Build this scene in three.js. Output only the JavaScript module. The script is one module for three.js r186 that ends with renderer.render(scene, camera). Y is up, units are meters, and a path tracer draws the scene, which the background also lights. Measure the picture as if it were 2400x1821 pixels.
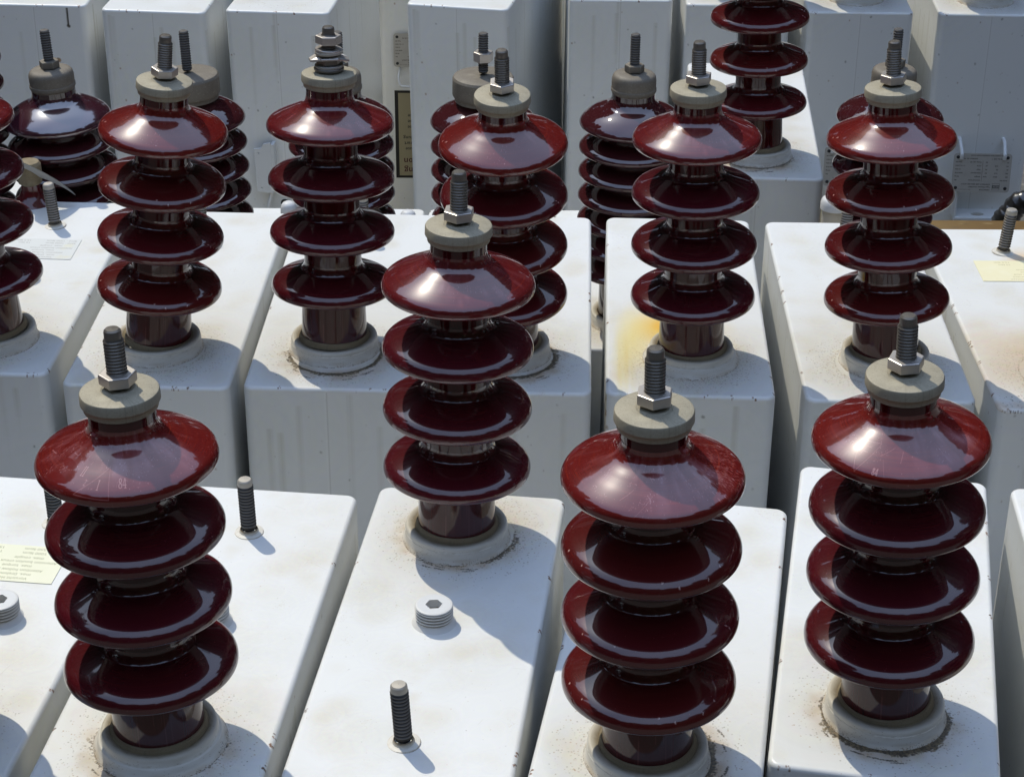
import * as THREE from 'three';
import { mergeGeometries } from 'three/addons/utils/BufferGeometryUtils.js';

// ------------------------------------------------------------ camera, sky, sun, exposure
const scene = new THREE.Scene();
const camera = new THREE.PerspectiveCamera(22.08, 1024 / 776, 0.05, 200);
const CAM_H = 0.8238;
camera.position.set(0, CAM_H, 0);
camera.rotation.order = 'YXZ';
camera.rotation.set(-28.24 * Math.PI / 180, 0, 0.43 * Math.PI / 180);
camera.updateMatrixWorld();

const SUN = new THREE.Vector3(-0.40, 1, -0.57).normalize();
{
  const w = 512, h = 256, data = new Float32Array(w * h * 4);
  for (let j = 0; j < h; j++) for (let i = 0; i < w; i++) {
    const th = ((i + 0.5) / w - 0.5) * 2 * Math.PI, el = ((j + 0.5) / h - 0.5) * Math.PI;
    const d = [Math.cos(el) * Math.cos(th), Math.sin(el), Math.cos(el) * Math.sin(th)];
    const t = Math.max(0, d[1]);
    const k = Math.pow(1 - t, 2.2);
    const c = Math.max(0, d[0] * SUN.x + d[1] * SUN.y + d[2] * SUN.z);
    const glow = 0.75 * Math.pow(c, 9) + 2.0 * Math.pow(c, 80), S = 1.80;
    // thin veil of cloud
    const v = 0.5 + 0.25 * Math.sin(d[0] * 5.1 + 1.3 * Math.sin(d[2] * 4.3)) + 0.25 * Math.sin(d[2] * 7.7 + d[0] * 3.1 + 2 * Math.sin(d[1] * 6));
    const veil = 0.12 * v;
    const o = (j * w + i) * 4;
    data[o] = S * (0.40 + 0.06 * k + veil) + glow;
    data[o + 1] = S * (0.56 + 0.00 * k + veil) + glow * 0.97;
    data[o + 2] = S * (0.90 - 0.26 * k + veil) + glow * 0.9;
    data[o + 3] = 1;
  }
  const sky = new THREE.DataTexture(data, w, h, THREE.RGBAFormat, THREE.FloatType);
  sky.mapping = THREE.EquirectangularReflectionMapping;
  sky.magFilter = sky.minFilter = THREE.LinearFilter;
  sky.needsUpdate = true;
  scene.background = sky;
  scene.environment = sky;
}
const sun = new THREE.DirectionalLight(new THREE.Color(1, 0.925, 0.765), 3.7);
sun.position.copy(SUN).multiplyScalar(8).add(new THREE.Vector3(0, 0, -1.8));
sun.target.position.set(0, 0, -1.8);
sun.castShadow = true;
sun.shadow.mapSize.set(4096, 4096);
Object.assign(sun.shadow.camera, { left: -2.2, right: 2.2, top: 2.2, bottom: -2.2, near: 0.5, far: 16 });
scene.add(sun, sun.target);

const renderer = new THREE.WebGLRenderer({ antialias: true });
renderer.setSize(1024, 776);
renderer.shadowMap.enabled = true;
renderer.toneMapping = THREE.LinearToneMapping;
renderer.toneMappingExposure = 0.765;

// ------------------------------------------------------------ helpers
function rng(seed) { let a = seed >>> 0; return () => { a = (a + 0x6D2B79F5) | 0; let t = Math.imul(a ^ (a >>> 15), 1 | a); t = (t + Math.imul(t ^ (t >>> 7), 61 | t)) ^ t; return ((t ^ (t >>> 14)) >>> 0) / 4294967296; }; }
const taken = {};
function numbered(n) { const k = taken[n] = (taken[n] || 0) + 1; return k === 1 ? n : n + '_' + String(k - 1).padStart(3, '0'); }
function mesh(name, geo, mat, parent, label) {
  const m = new THREE.Mesh(geo, mat); m.name = name; m.castShadow = m.receiveShadow = true;
  if (label) m.userData.label = label;
  if (parent) parent.add(m);
  return m;
}
// a lathe that splits its normals at creases; phi 0 is the back (-z), u = 0.5 the front (+z)
function lathe(pts, seg = 72, crease = 0.45) {
  const P = [], N = [], U = [], I = [];
  const dir = [], len = [0];
  for (let i = 0; i < pts.length - 1; i++) { const a = pts[i], b = pts[i + 1]; const dx = b[0] - a[0], dy = b[1] - a[1], l = Math.hypot(dx, dy) || 1e-9; dir.push([-dy / l, dx / l]); len.push(len[i] + l); }
  const T = len[len.length - 1];
  for (let i = 0; i < pts.length - 1; i++) {
    const n0 = dir[i], ends = [];
    for (const [k, q] of [[i, i - 1], [i + 1, i + 1]]) {
      let n = n0;
      if (q >= 0 && q < dir.length) { const m = dir[q]; if (m[0] * n0[0] + m[1] * n0[1] > Math.cos(crease)) { n = [n0[0] + m[0], n0[1] + m[1]]; const l = Math.hypot(...n); n = [n[0] / l, n[1] / l]; } }
      ends.push([pts[k], n, 1 - len[k] / T]);
    }
    const base = P.length / 3;
    for (const [p, n, v] of ends) for (let s = 0; s <= seg; s++) {
      const f = Math.PI + s / seg * 2 * Math.PI, sx = Math.sin(f), cz = Math.cos(f);
      P.push(p[0] * sx, p[1], p[0] * cz); N.push(-n[0] * sx, -n[1], -n[0] * cz); U.push(s / seg, v);
    }
    for (let s = 0; s < seg; s++) { const a = base + s, b = a + 1, c = a + seg + 1, d = c + 1; I.push(a, c, b, b, c, d); }
  }
  const g = new THREE.BufferGeometry();
  g.setAttribute('position', new THREE.Float32BufferAttribute(P, 3));
  g.setAttribute('normal', new THREE.Float32BufferAttribute(N.map(x => -x).map(x => -x), 3));
  g.setAttribute('uv', new THREE.Float32BufferAttribute(U, 2));
  g.setIndex(I);
  // make the normals point outwards along the winding
  const nn = g.attributes.normal; for (let i = 0; i < nn.array.length; i++) nn.array[i] = -nn.array[i];
  return g;
}
function spline(pts, n) { return new THREE.SplineCurve(pts.map(p => new THREE.Vector2(...p))).getPoints(n).map(v => [v.x, v.y]); }
function threads(r, y1, y0, pitch, depth) { // from top y1 down to y0
  const out = []; let y = y1; out.push([r - depth, y1]);
  while (y - pitch > y0) { out.push([r - depth, y], [r, y - pitch * 0.38], [r, y - pitch * 0.55], [r - depth, y - pitch * 0.95]); y -= pitch; }
  out.push([r - depth, y0]); return out;
}
function grimeGrooves(g, cut, y0, y1, k, ridge = 1) { // dirt packed into thread grooves
  const p = g.attributes.position, c = new Float32Array(p.count * 3);
  for (let i = 0; i < p.count; i++) { const y = p.getY(i), in_ = y > y0 && y < y1, v = in_ ? (Math.hypot(p.getX(i), p.getZ(i)) < cut ? k : ridge) : 1; c[3 * i] = v; c[3 * i + 1] = v * 0.98; c[3 * i + 2] = v * 0.95; }
  g.setAttribute('color', new THREE.BufferAttribute(c, 3)); return g;
}
function cnv(w, h) { const c = document.createElement('canvas'); c.width = w; c.height = h; return c; }
function tex(c, srgb = true) { const t = new THREE.CanvasTexture(c); if (srgb) t.colorSpace = THREE.SRGBColorSpace; t.wrapS = t.wrapT = THREE.RepeatWrapping; t.anisotropy = 8; return t; }
function blot(x, X, Y, rx, ry, col, a, R, n = 14) { // soft irregular stain
  for (let i = 0; i < n; i++) {
    const px = X + (R() - 0.5) * rx, py = Y + (R() - 0.5) * ry, r = (0.25 + R() * 0.5) * Math.min(rx, ry);
    const g = x.createRadialGradient(px, py, 0, px, py, r);
    g.addColorStop(0, `rgba(${col},${a})`); g.addColorStop(1, `rgba(${col},0)`);
    x.fillStyle = g; x.fillRect(px - r, py - r, 2 * r, 2 * r);
  }
}
function speck(x, X, Y, r, col, a) { x.fillStyle = `rgba(${col},${a})`; x.beginPath(); x.ellipse(X, Y, r, r * 0.75, X, 0, 7); x.fill(); }

// ------------------------------------------------------------ materials
const noiseTex = (seed, lo, hi, size = 256, coarse = 3) => {
  const c = cnv(size, size), x = c.getContext('2d'), R = rng(seed), d = x.createImageData(size, size);
  for (let i = 0; i < size * size; i++) { const v = lo + (hi - lo) * R(); d.data[4 * i] = d.data[4 * i + 1] = d.data[4 * i + 2] = v; d.data[4 * i + 3] = 255; }
  x.putImageData(d, 0, 0);
  const m = (lo + hi) / 2;
  for (let i = 0; i < 60 * coarse; i++) { const v = R() < 0.5 ? lo : hi; blot(x, R() * size, R() * size, 40 + R() * 60, 40 + R() * 60, `${v | 0},${v | 0},${v | 0}`, 0.08, R, 3); }
  return tex(c, false);
};
const metalNoise = noiseTex(5, 90, 230), capNoise = noiseTex(9, 150, 255);
capNoise.repeat.set(3, 1);

function capTexture(seed, base, dirt) {
  const c = cnv(512, 256), x = c.getContext('2d'), R = rng(seed);
  x.fillStyle = `rgb(${base})`; x.fillRect(0, 0, 512, 256);
  for (let i = 0; i < 60; i++) blot(x, R() * 512, R() * 256, 60, 40, R() < 0.5 ? dirt : '190,182,160', 0.10, R, 3);
  for (let i = 0; i < 2600; i++) speck(x, R() * 512, R() * 256, 0.4 + R() * 1.6, R() < 0.5 ? '64,58,48' : '205,198,178', 0.25);
  for (let i = 0; i < 30; i++) { x.fillStyle = `rgba(80,74,60,${0.05 + R() * 0.08})`; x.fillRect(R() * 512, 90, 1 + R() * 3, 166); }
  return tex(c);
}
const capMat = new THREE.MeshStandardMaterial({ map: capTexture(3, '156,149,130', '92,85,70'), roughness: 0.62, metalness: 0.15, bumpMap: capNoise, bumpScale: 0.0005 });
const capDarkMat = new THREE.MeshStandardMaterial({ map: capTexture(13, '112,105,94', '84,72,60'), roughness: 0.65, metalness: 0.1, bumpMap: capNoise, bumpScale: 0.00025 });
const studMat = new THREE.MeshStandardMaterial({ color: new THREE.Color(0.17, 0.155, 0.135), roughness: 0.55, metalness: 0.45, roughnessMap: metalNoise });
const darkStudMat = new THREE.MeshStandardMaterial({ color: new THREE.Color(0.10, 0.096, 0.092), roughness: 0.6, metalness: 0.35 });
const steelTip = new THREE.MeshStandardMaterial({ color: new THREE.Color(0.38, 0.355, 0.31), roughness: 0.5, metalness: 0.35 });
const nutMat = new THREE.MeshStandardMaterial({ color: new THREE.Color(0.50, 0.47, 0.44), roughness: 0.42, metalness: 0.8 });
const gasketMat = new THREE.MeshStandardMaterial({ map: capTexture(17, '132,118,92', '70,58,40'), roughness: 0.85, bumpMap: metalNoise, bumpScale: 0.0002 });
const collarMat = (() => {
  const c = cnv(1024, 256), x = c.getContext('2d'), R = rng(45); x.fillStyle = 'rgb(214,211,202)'; x.fillRect(0, 0, 1024, 256);
  for (let i = 0; i < 60; i++) blot(x, R() * 1024, R() * 256, 120, 60, '184,176,158', 0.12, R, 4);
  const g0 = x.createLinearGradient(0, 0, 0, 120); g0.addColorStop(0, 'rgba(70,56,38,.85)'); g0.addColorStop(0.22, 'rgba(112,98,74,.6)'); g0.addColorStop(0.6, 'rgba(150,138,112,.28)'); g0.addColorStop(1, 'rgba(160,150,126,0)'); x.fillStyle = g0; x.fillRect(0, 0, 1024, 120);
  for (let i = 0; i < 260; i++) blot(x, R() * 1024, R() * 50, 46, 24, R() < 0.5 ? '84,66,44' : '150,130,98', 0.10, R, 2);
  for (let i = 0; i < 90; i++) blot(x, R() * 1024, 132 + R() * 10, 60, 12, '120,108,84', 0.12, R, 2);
  for (let i = 0; i < 46; i++) blot(x, R() * 1024, 226 + R() * 30, 70, 46, '150,112,62', 0.07, R, 3);
  for (let i = 0; i < 900; i++) { const X = R() * 1024, w = 0.4 + 0.6 * Math.sin(X * 0.02) * Math.sin(X * 0.053); speck(x, X, 256 - R() * R() * 80 * Math.max(0.12, w), 0.6 + R() * 2, R() < 0.35 ? '120,74,36' : '62,54,42', 0.55); }
  for (let i = 0; i < 160; i++) speck(x, R() * 1024, R() * 256, 0.6 + R() * 1.5, '96,62,34', 0.55);
  return new THREE.MeshStandardMaterial({ map: tex(c), roughness: 0.5 });
})();
const whiteMat = new THREE.MeshStandardMaterial({ color: new THREE.Color(0.66, 0.67, 0.66), roughness: 0.42 });

function glazeTexture(seed, o = {}) { // x runs round the shed (0.5 = front), y from the neck (top) to the underside (bottom)
  const W = 2048, H = 256, c = cnv(W, H), x = c.getContext('2d'), R = rng(seed);
  x.fillStyle = o.base || 'rgb(99,25,23)'; x.fillRect(0, 0, W, H);
  for (let i = 0; i < 420; i++) { // brown and orange streaks of the fired glaze, running round
    const y = R() * H, l = 60 + R() * 420, col = R() < 0.45 ? '146,50,24' : (R() < 0.5 ? '84,20,24' : '120,38,28');
    x.fillStyle = `rgba(${col},${(0.07 + R() * 0.14) * (o.fade || 1)})`; const X = R() * W;
    x.fillRect(X, y, l, 0.8 + R() * 3); if (X + l > W) x.fillRect(X - W, y, l, 0.8 + R() * 3);
  }
  for (let i = 0; i < 40; i++) blot(x, R() * W, R() * H, 180, 50, R() < 0.5 ? '140,44,22' : '74,18,22', 0.08 * (o.fade || 1), R, 3);
  const nd = o.dust || 0;
  for (let i = 0; i < nd * 26; i++) blot(x, W * (0.25 + 0.5 * R()), H * (0.06 + 0.32 * R()), 120, 46, '186,172,186', 0.06 + 0.09 * R(), R, 4);
  for (let i = 0; i < 220 + 500 * nd; i++) speck(x, R() * W, H * Math.pow(R(), 1.4) * 0.75, 0.5 + R() * 1.0, '214,190,186', 0.15 + 0.35 * R());
  for (let i = 0; i < 18 * nd; i++) { const X = W * (0.3 + 0.4 * R()), Y = H * (0.1 + 0.35 * R()); for (let k = 0; k < 14; k++) speck(x, X + (R() - 0.5) * 50, Y + (R() - 0.5) * 24, 0.6 + R() * 1.4, '226,210,214', 0.3 * R() + 0.15); }
  if (o.chips) for (let i = 0; i < 9; i++) { const X = R() * W, Y = H * (0.42 + 0.08 * R()); for (let k = 0; k < 5; k++) speck(x, X + R() * 8, Y + R() * 4, 1 + R() * 2.2, '206,190,178', 0.55); }
  if (nd > 1) { // pale scratches and a smeared patch
    for (let i = 0; i < 7; i++) { const X = W * (0.30 + 0.4 * R()), Y = H * (0.12 + 0.3 * R()); x.strokeStyle = `rgba(226,196,196,${0.15 + 0.3 * R()})`; x.lineWidth = 0.8 + R() * 1.4; x.beginPath(); x.moveTo(X, Y); x.lineTo(X + (R() - 0.5) * 130, Y + (R() - 0.2) * 60); x.stroke(); }
    blot(x, W * 0.53, H * 0.30, 240, 70, '176,170,196', 0.09, R, 22); blot(x, W * 0.66, H * 0.24, 90, 60, '206,178,186', 0.12, R, 12);
  }
  if (o.chip) for (let k = 0; k < 700; k++) { const t = R(); speck(x, W * (0.62 + 0.2 * t), H * (0.22 + 0.3 * R()), 0.8 + R() * 3.2, R() < 0.6 ? '190,150,150' : '220,205,205', 0.10 + 0.16 * R()); }
  // undersides painted dark: the shade below each shed put into the colour
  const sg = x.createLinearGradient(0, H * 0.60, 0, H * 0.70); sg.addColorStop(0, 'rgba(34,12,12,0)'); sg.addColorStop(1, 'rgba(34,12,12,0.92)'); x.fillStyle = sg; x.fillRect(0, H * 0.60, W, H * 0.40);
  x.strokeStyle = 'rgba(214,176,172,0.5)'; x.fillStyle = 'rgba(214,180,176,0.55)'; x.lineWidth = 1.3;
  if (o.mark === 'triangle') {
    const X = W * 0.385, Y = H * 0.36; x.beginPath(); x.moveTo(X - 62, Y - 26); x.lineTo(X + 62, Y - 30); x.lineTo(X + 6, Y + 42); x.closePath(); x.stroke();
    x.beginPath(); x.moveTo(X - 14, Y + 8); x.lineTo(X - 6, Y - 16); x.lineTo(X + 22, Y - 16); x.moveTo(X - 10, Y - 4); x.lineTo(X + 14, Y - 4); x.stroke();
    x.font = 'bold 22px sans-serif'; x.fillText('84', X + 70, Y + 40);
  }
  if (o.mark === 'year') {
    const X = W * 0.468, Y = H * 0.42; x.beginPath(); x.moveTo(X + 46, Y - 40); x.lineTo(X + 60, Y + 30); x.lineTo(X - 74, Y + 26); x.closePath(); x.stroke();
    x.font = '30px serif'; x.fillText('I', X + 6, Y + 12); x.fillText('II', X - 92, Y - 12); x.fillText('84', X + 92, Y + 8);
    x.font = '18px sans-serif'; x.fillText('Z', X - 52, Y + 6);
    for (let i = 0; i < 3; i++) { x.fillStyle = 'rgba(104,24,22,0.8)'; x.beginPath(); x.ellipse(X - 190 + i * 14, Y - 26 + i * 34, 56 - i * 10, 9, 0.05, 0, 7); x.fill(); }
  }
  return tex(c);
}
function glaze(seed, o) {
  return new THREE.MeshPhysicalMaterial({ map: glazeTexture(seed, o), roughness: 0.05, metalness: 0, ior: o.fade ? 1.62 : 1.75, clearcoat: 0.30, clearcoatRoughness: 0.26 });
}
const glazeLow = [glaze(21, { base: 'rgb(80,20,24)', fade: 0.3, chips: 1 }), glaze(22, { base: 'rgb(72,18,24)', fade: 0.35 }), glaze(23, { base: 'rgb(82,22,22)', fade: 0.35, chips: 1 }), glaze(24, { base: 'rgb(74,18,26)', fade: 0.3 })];  // same porcelain as the top sheds, darkened so its colour carries their shade
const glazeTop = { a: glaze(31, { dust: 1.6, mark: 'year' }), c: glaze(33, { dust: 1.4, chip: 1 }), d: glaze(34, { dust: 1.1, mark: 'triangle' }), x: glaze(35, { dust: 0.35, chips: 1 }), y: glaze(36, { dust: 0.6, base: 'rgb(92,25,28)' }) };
const coreMat = (() => {
  const c = cnv(1024, 256), x = c.getContext('2d'), R = rng(44); x.fillStyle = 'rgb(66,13,16)'; x.fillRect(0, 0, 1024, 256);
  for (let i = 0; i < 160; i++) { x.fillStyle = `rgba(${R() < 0.35 ? '150,120,112' : R() < 0.5 ? '34,8,10' : '92,24,20'},${0.06 + 0.16 * R()})`; const h = 20 + R() * 120; x.fillRect(R() * 1024, R() * 256, 1 + R() * 5, h); }
  return new THREE.MeshPhysicalMaterial({ map: tex(c), roughness: 0.07, ior: 1.52 });
})();
const darkCore = new THREE.MeshPhysicalMaterial({ color: new THREE.Color(0.03, 0.008, 0.010), roughness: 0.05, ior: 1.75 });
const darkShed = new THREE.MeshPhysicalMaterial({ color: new THREE.Color(0.05, 0.010, 0.012), roughness: 0.04, ior: 1.9 });

const shinyShed = new THREE.MeshPhysicalMaterial({ color: new THREE.Color(0.05, 0.012, 0.02), roughness: 0.10, ior: 2.33, clearcoat: 1, clearcoatRoughness: 0.2 });
// ------------------------------------------------------------ tanks
const TW = 0.150, TL = 0.394;
const AT = 1024, TPX = 2400; // texture atlas: the top at 2.4 px/mm, the wall unrolled below it
const topX = z => 30 + (TL / 2 - z) * TPX, topY = x => 40 + (x + TW / 2) * TPX; // local x, z -> canvas
const tankGeos = {};
function tankGeo(h) {
  const key = h.toFixed(3); if (tankGeos[key]) return tankGeos[key];
  const R = 0.0095, b = 0.0036, NA = 8, P = [], N = [], U = [], I = [];
  const ring = []; let per = 0;
  const cs = [[TW / 2 - R, TL / 2 - R, 0], [-(TW / 2 - R), TL / 2 - R, 1], [-(TW / 2 - R), -(TL / 2 - R), 2], [TW / 2 - R, -(TL / 2 - R), 3]];
  for (const [cx, cz, q] of cs) for (let k = 0; k <= NA; k++) { const a = (q + k / NA) * Math.PI / 2; ring.push([cx, cz, Math.cos(a), Math.sin(a)]); }
  ring.push(ring[0]);
  const perim = [0];
  for (let i = 1; i < ring.length; i++) { const A = ring[i - 1], B = ring[i]; per += Math.hypot(A[0] + A[2] * R - B[0] - B[2] * R, A[1] + A[3] * R - B[1] - B[3] * R); perim.push(per); }
  const put = (y, inset, ny, top) => {
    const s = P.length / 3;
    ring.forEach((r, i) => {
      const px = r[0] + r[2] * (R - inset), pz = r[1] + r[3] * (R - inset), nh = Math.sqrt(1 - ny * ny);
      P.push(px, y, pz); N.push(r[2] * nh, ny, r[3] * nh);
      if (top) U.push(topX(pz) / AT, 1 - topY(px) / AT); else U.push(perim[i] * 960 / AT, 1 - (490 + (-y) * 860) / AT);
    });
    return s;
  };
  const join = (a, c) => { for (let i = 0; i < ring.length - 1; i++) I.push(a + i, a + i + 1, c + i, a + i + 1, c + i + 1, c + i); };
  let prev = put(0, b, 1, true); const first = prev;
  for (let k = 1; k <= 5; k++) { const a = k / 5 * Math.PI / 2, cur = put(-b * (1 - Math.cos(a)), b * (1 - Math.sin(a)), Math.cos(a), true); join(prev, cur); prev = cur; }
  const w0 = put(-b, 0, 0, false), w1 = put(-h, 0, 0, false); join(w0, w1);
  const ce = P.length / 3; P.push(0, 0, 0); N.push(0, 1, 0); U.push(topX(0) / AT, 1 - topY(0) / AT);
  for (let i = 0; i < ring.length - 1; i++) I.push(ce, first + i + 1, first + i);
  const g = new THREE.BufferGeometry();
  g.setAttribute('position', new THREE.Float32BufferAttribute(P, 3)); g.setAttribute('normal', new THREE.Float32BufferAttribute(N, 3)); g.setAttribute('uv', new THREE.Float32BufferAttribute(U, 2));
  g.setIndex(I); return tankGeos[key] = g;
}
const paintBump = noiseTex(77, 110, 146, 512, 6);
function tankMat(seed, o = {}) {
  const c = cnv(AT, AT), x = c.getContext('2d'), R = rng(seed);
  x.fillStyle = `rgb(${o.base || '225,226,223'})`; x.fillRect(0, 0, AT, AT);
  for (let i = 0; i < 70; i++) blot(x, R() * AT, R() * AT, 160, 120, R() < 0.55 ? '205,203,192' : '228,229,226', 0.10, R, 4);
  for (let i = 0; i < 26; i++) blot(x, R() * AT, R() * 420, 60, 40, '206,196,172', 0.06, R, 5);
  const bz = o.bz ?? 0.127, BX = topX(bz), BY = topY(0), mm = TPX / 1000;
  for (let i = 0; i < 16; i++) blot(x, 30 + R() * 945, 40 + R() * 360, 110, 70, '196,182,150', 0.06, R, 9);
  for (let i = 0; i < 5; i++) blot(x, 40 + R() * 920, 60 + R() * 320, 60 + R() * 120, 30 + R() * 40, '186,170,136', 0.07, R, 10); // dried puddles
  for (let i = 0; i < 26; i++) { const X = 30 + R() * 945, Y = 40 + R() * 360, a = R() * 7, l = 6 + R() * 40; x.strokeStyle = `rgba(${R() < 0.5 ? '150,142,126' : '240,240,236'},${0.12 + 0.25 * R()})`; x.lineWidth = 0.7; x.beginPath(); x.moveTo(X, Y); x.lineTo(X + Math.cos(a) * l, Y + Math.sin(a) * l); x.stroke(); }
  x.fillStyle = 'rgba(150,148,140,.28)'; x.fillRect(77, 490, 1.2, 534); x.fillStyle = 'rgba(240,240,238,.5)'; x.fillRect(78.2, 490, 1.2, 534);
  // grit, dust and rust about the bushing's collar
  blot(x, BX, BY, 260, 260, '176,160,132', 0.05 * (o.dirt ?? 1), R, 26);
  for (let i = 0; i < 1500 * (o.dirt ?? 1); i++) {
    const a = R() * 7, r = (41 + Math.pow(R(), 2.2) * 26) * mm;
    speck(x, BX + Math.cos(a) * r, BY + Math.sin(a) * r, 0.5 + R() * 1.0, R() < 0.4 ? '130,84,40' : '78,70,56', 0.15 + 0.4 * R());
  }
  if (o.grit) { for (let i = 0; i < 40; i++) { const a = (o.ga ?? 3.1) + (R() + R() - 1) * 2; blot(x, BX + Math.cos(a) * 45 * mm, BY + Math.sin(a) * 45 * mm, 34, 34, '150,112,66', 0.06, R, 4); } for (let i = 0; i < 7; i++) { const a = (o.ga ?? 3.1) + (R() - 0.5) * 1.6, r = (49 + R() * 5) * mm; for (let k = 0; k < 26; k++) { const t = a + k * 0.006; speck(x, BX + Math.cos(t) * r + R() * 2, BY + Math.sin(t) * r + R() * 3, 0.5 + R() * 1.3, '66,58,46', 0.5); } } }
  if (o.grit) for (let i = 0; i < 5200 * o.grit; i++) {
    const a = (o.ga ?? 3.1) + (R() + R() - 1) * 2.1; const w = 0.5 + 0.5 * Math.sin(a * 3 + seed) * Math.sin(a * 7 + 1);
    const r = (40.6 + R() * R() * (2.5 + 6 * w)) * mm; speck(x, BX + Math.cos(a) * r, BY + Math.sin(a) * r, 0.7 + R() * R() * 3.2, ['52,46,38', '84,72,54', '128,112,84'][R() * 3 | 0], 0.35 + 0.4 * R());
  }
  for (let i = 0; i < 160; i++) speck(x, 30 + R() * 945, 40 + R() * 360, 0.4 + R() * 0.8, R() < 0.5 ? '140,92,50' : '90,84,74', 0.12 + 0.3 * R());
  for (let i = 0; i < 10; i++) { const X = 30 + R() * 945, Y = 40 + R() * 360; for (let k = 0; k < 30; k++) speck(x, X + (R() - 0.5) * (R() * 60), Y + (R() - 0.5) * (R() * 40), 0.4 + R() * 0.8, '150,120,84', 0.18); }
  // chipped and rusty edges
  for (let i = 0; i < (o.chips ?? 7); i++) { const e = R() < 0.5 ? topY(TW / 2) - 3 : topY(-TW / 2) + 3, X = 30 + R() * 945; for (let k = 0; k < 5; k++) speck(x, X + (R() - 0.5) * 10, e + (R() - 0.5) * 6, 0.8 + R() * 1.8, R() < 0.5 ? '96,52,26' : '60,44,34', 0.7); }
  for (let i = 0; i < (o.chips ?? 7) * 0.5; i++) { const e = topX(TL / 2) + 4, Y = 40 + R() * 360; for (let k = 0; k < 4; k++) speck(x, e + (R() - 0.5) * 8, Y + (R() - 0.5) * 10, 0.8 + R() * 1.6, '88,56,34', 0.6); }
  if (o.yellow) { // one long amber run past the collar
    const wash = (z, xx, rx, ry, col, al) => { x.save(); x.translate(topX(z), topY(xx)); x.scale(rx, ry); const g = x.createRadialGradient(0, 0, 0, 0, 0, 1); g.addColorStop(0, `rgba(${col},${al})`); g.addColorStop(0.45, `rgba(${col},${al * 0.6})`); g.addColorStop(1, `rgba(${col},0)`); x.fillStyle = g; x.fillRect(-1, -1, 2, 2); x.restore(); };
    wash(0.075, -0.012, 230, 150, '240,214,150', 0.5); wash(0.062, -0.026, 96, 66, '236,184,60', 0.75); wash(0.058, -0.018, 46, 36, '228,160,36', 0.6); wash(0.085, -0.050, 170, 44, '234,212,120', 0.6); wash(0.135, -0.060, 170, 26, '226,206,120', 0.4); wash(0.02, -0.01, 110, 90, '240,210,150', 0.3);
    for (let i = 0; i < 10; i++) { const xx = -0.046 - 0.02 * R(); wash(0.10 + 0.07 * R(), xx, 60 + R() * 80, 4 + R() * 5, '206,178,84', 0.10); }
  }
  if (o.orange) { blot(x, topX(-0.11), topY(0.03), 120, 110, '222,160,90', 0.10, R, 30); blot(x, topX(0.10), topY(-0.03), 320, 200, '214,180,132', 0.06, R, 30); blot(x, topX(0.185), topY(-0.03), 40, 240, '190,140,84', 0.10, R, 34); for (let i = 0; i < 260; i++) speck(x, topX(0.17 + R() * 0.03), topY((R() - 0.5) * 0.14), 0.5 + R() * 1.6, '60,46,34', 0.5); }
  // the wall: speckle, faint runs, seam
  for (let i = 0; i < 420 * (o.wallDirt ?? 1); i++) speck(x, R() * AT, 490 + R() * 530, 0.4 + R() * R() * 1.5, R() < 0.3 ? '110,70,40' : '96,94,86', 0.15 + 0.45 * R());
  for (let i = 0; i < 26; i++) { const X = R() * AT, y0 = 492 + R() * 40, l = 40 + R() * 200, g = x.createLinearGradient(0, y0, 0, y0 + l); g.addColorStop(0, `rgba(150,144,122,${0.05 + 0.10 * R()})`); g.addColorStop(1, 'rgba(150,144,122,0)'); x.fillStyle = g; x.fillRect(X, y0, 1 + R() * 3, l); x.fillRect(X - 2, y0, 6, l * 0.6); }
  for (let i = 0; i < 24; i++) blot(x, R() * AT, 500 + R() * 500, 120, 160, '198,200,190', 0.10, R, 4);
  if (o.rustRun) { const X = (0.0 + 0.02) * 960; for (let k = 0; k < 3; k++) { const g = x.createLinearGradient(0, 490, 0, 640); g.addColorStop(0, 'rgba(150,110,40,.35)'); g.addColorStop(1, 'rgba(150,110,40,0)'); x.fillStyle = g; x.fillRect(150 + k * 9, 490, 5 + R() * 8, 150); } for (let k = 0; k < 160; k++) speck(x, 145 + R() * 40, 488 + R() * 110, 0.6 + R() * 1.6, '110,70,36', 0.4); }
  if (o.drip) { x.fillStyle = 'rgba(52,46,38,.85)'; x.fillRect(o.drip, 492, 2.4, 24); speck(x, o.drip + 1, 516, 2.6, '52,46,38', 0.8); speck(x, o.drip + 20, 560, 3.5, '150,110,70', 0.8); }
  return new THREE.MeshPhysicalMaterial({ map: tex(c), roughness: 0.40, clearcoat: 0.25, clearcoatRoughness: 0.25, bumpMap: paintBump, bumpScale: 0.00012 });
}

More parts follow.
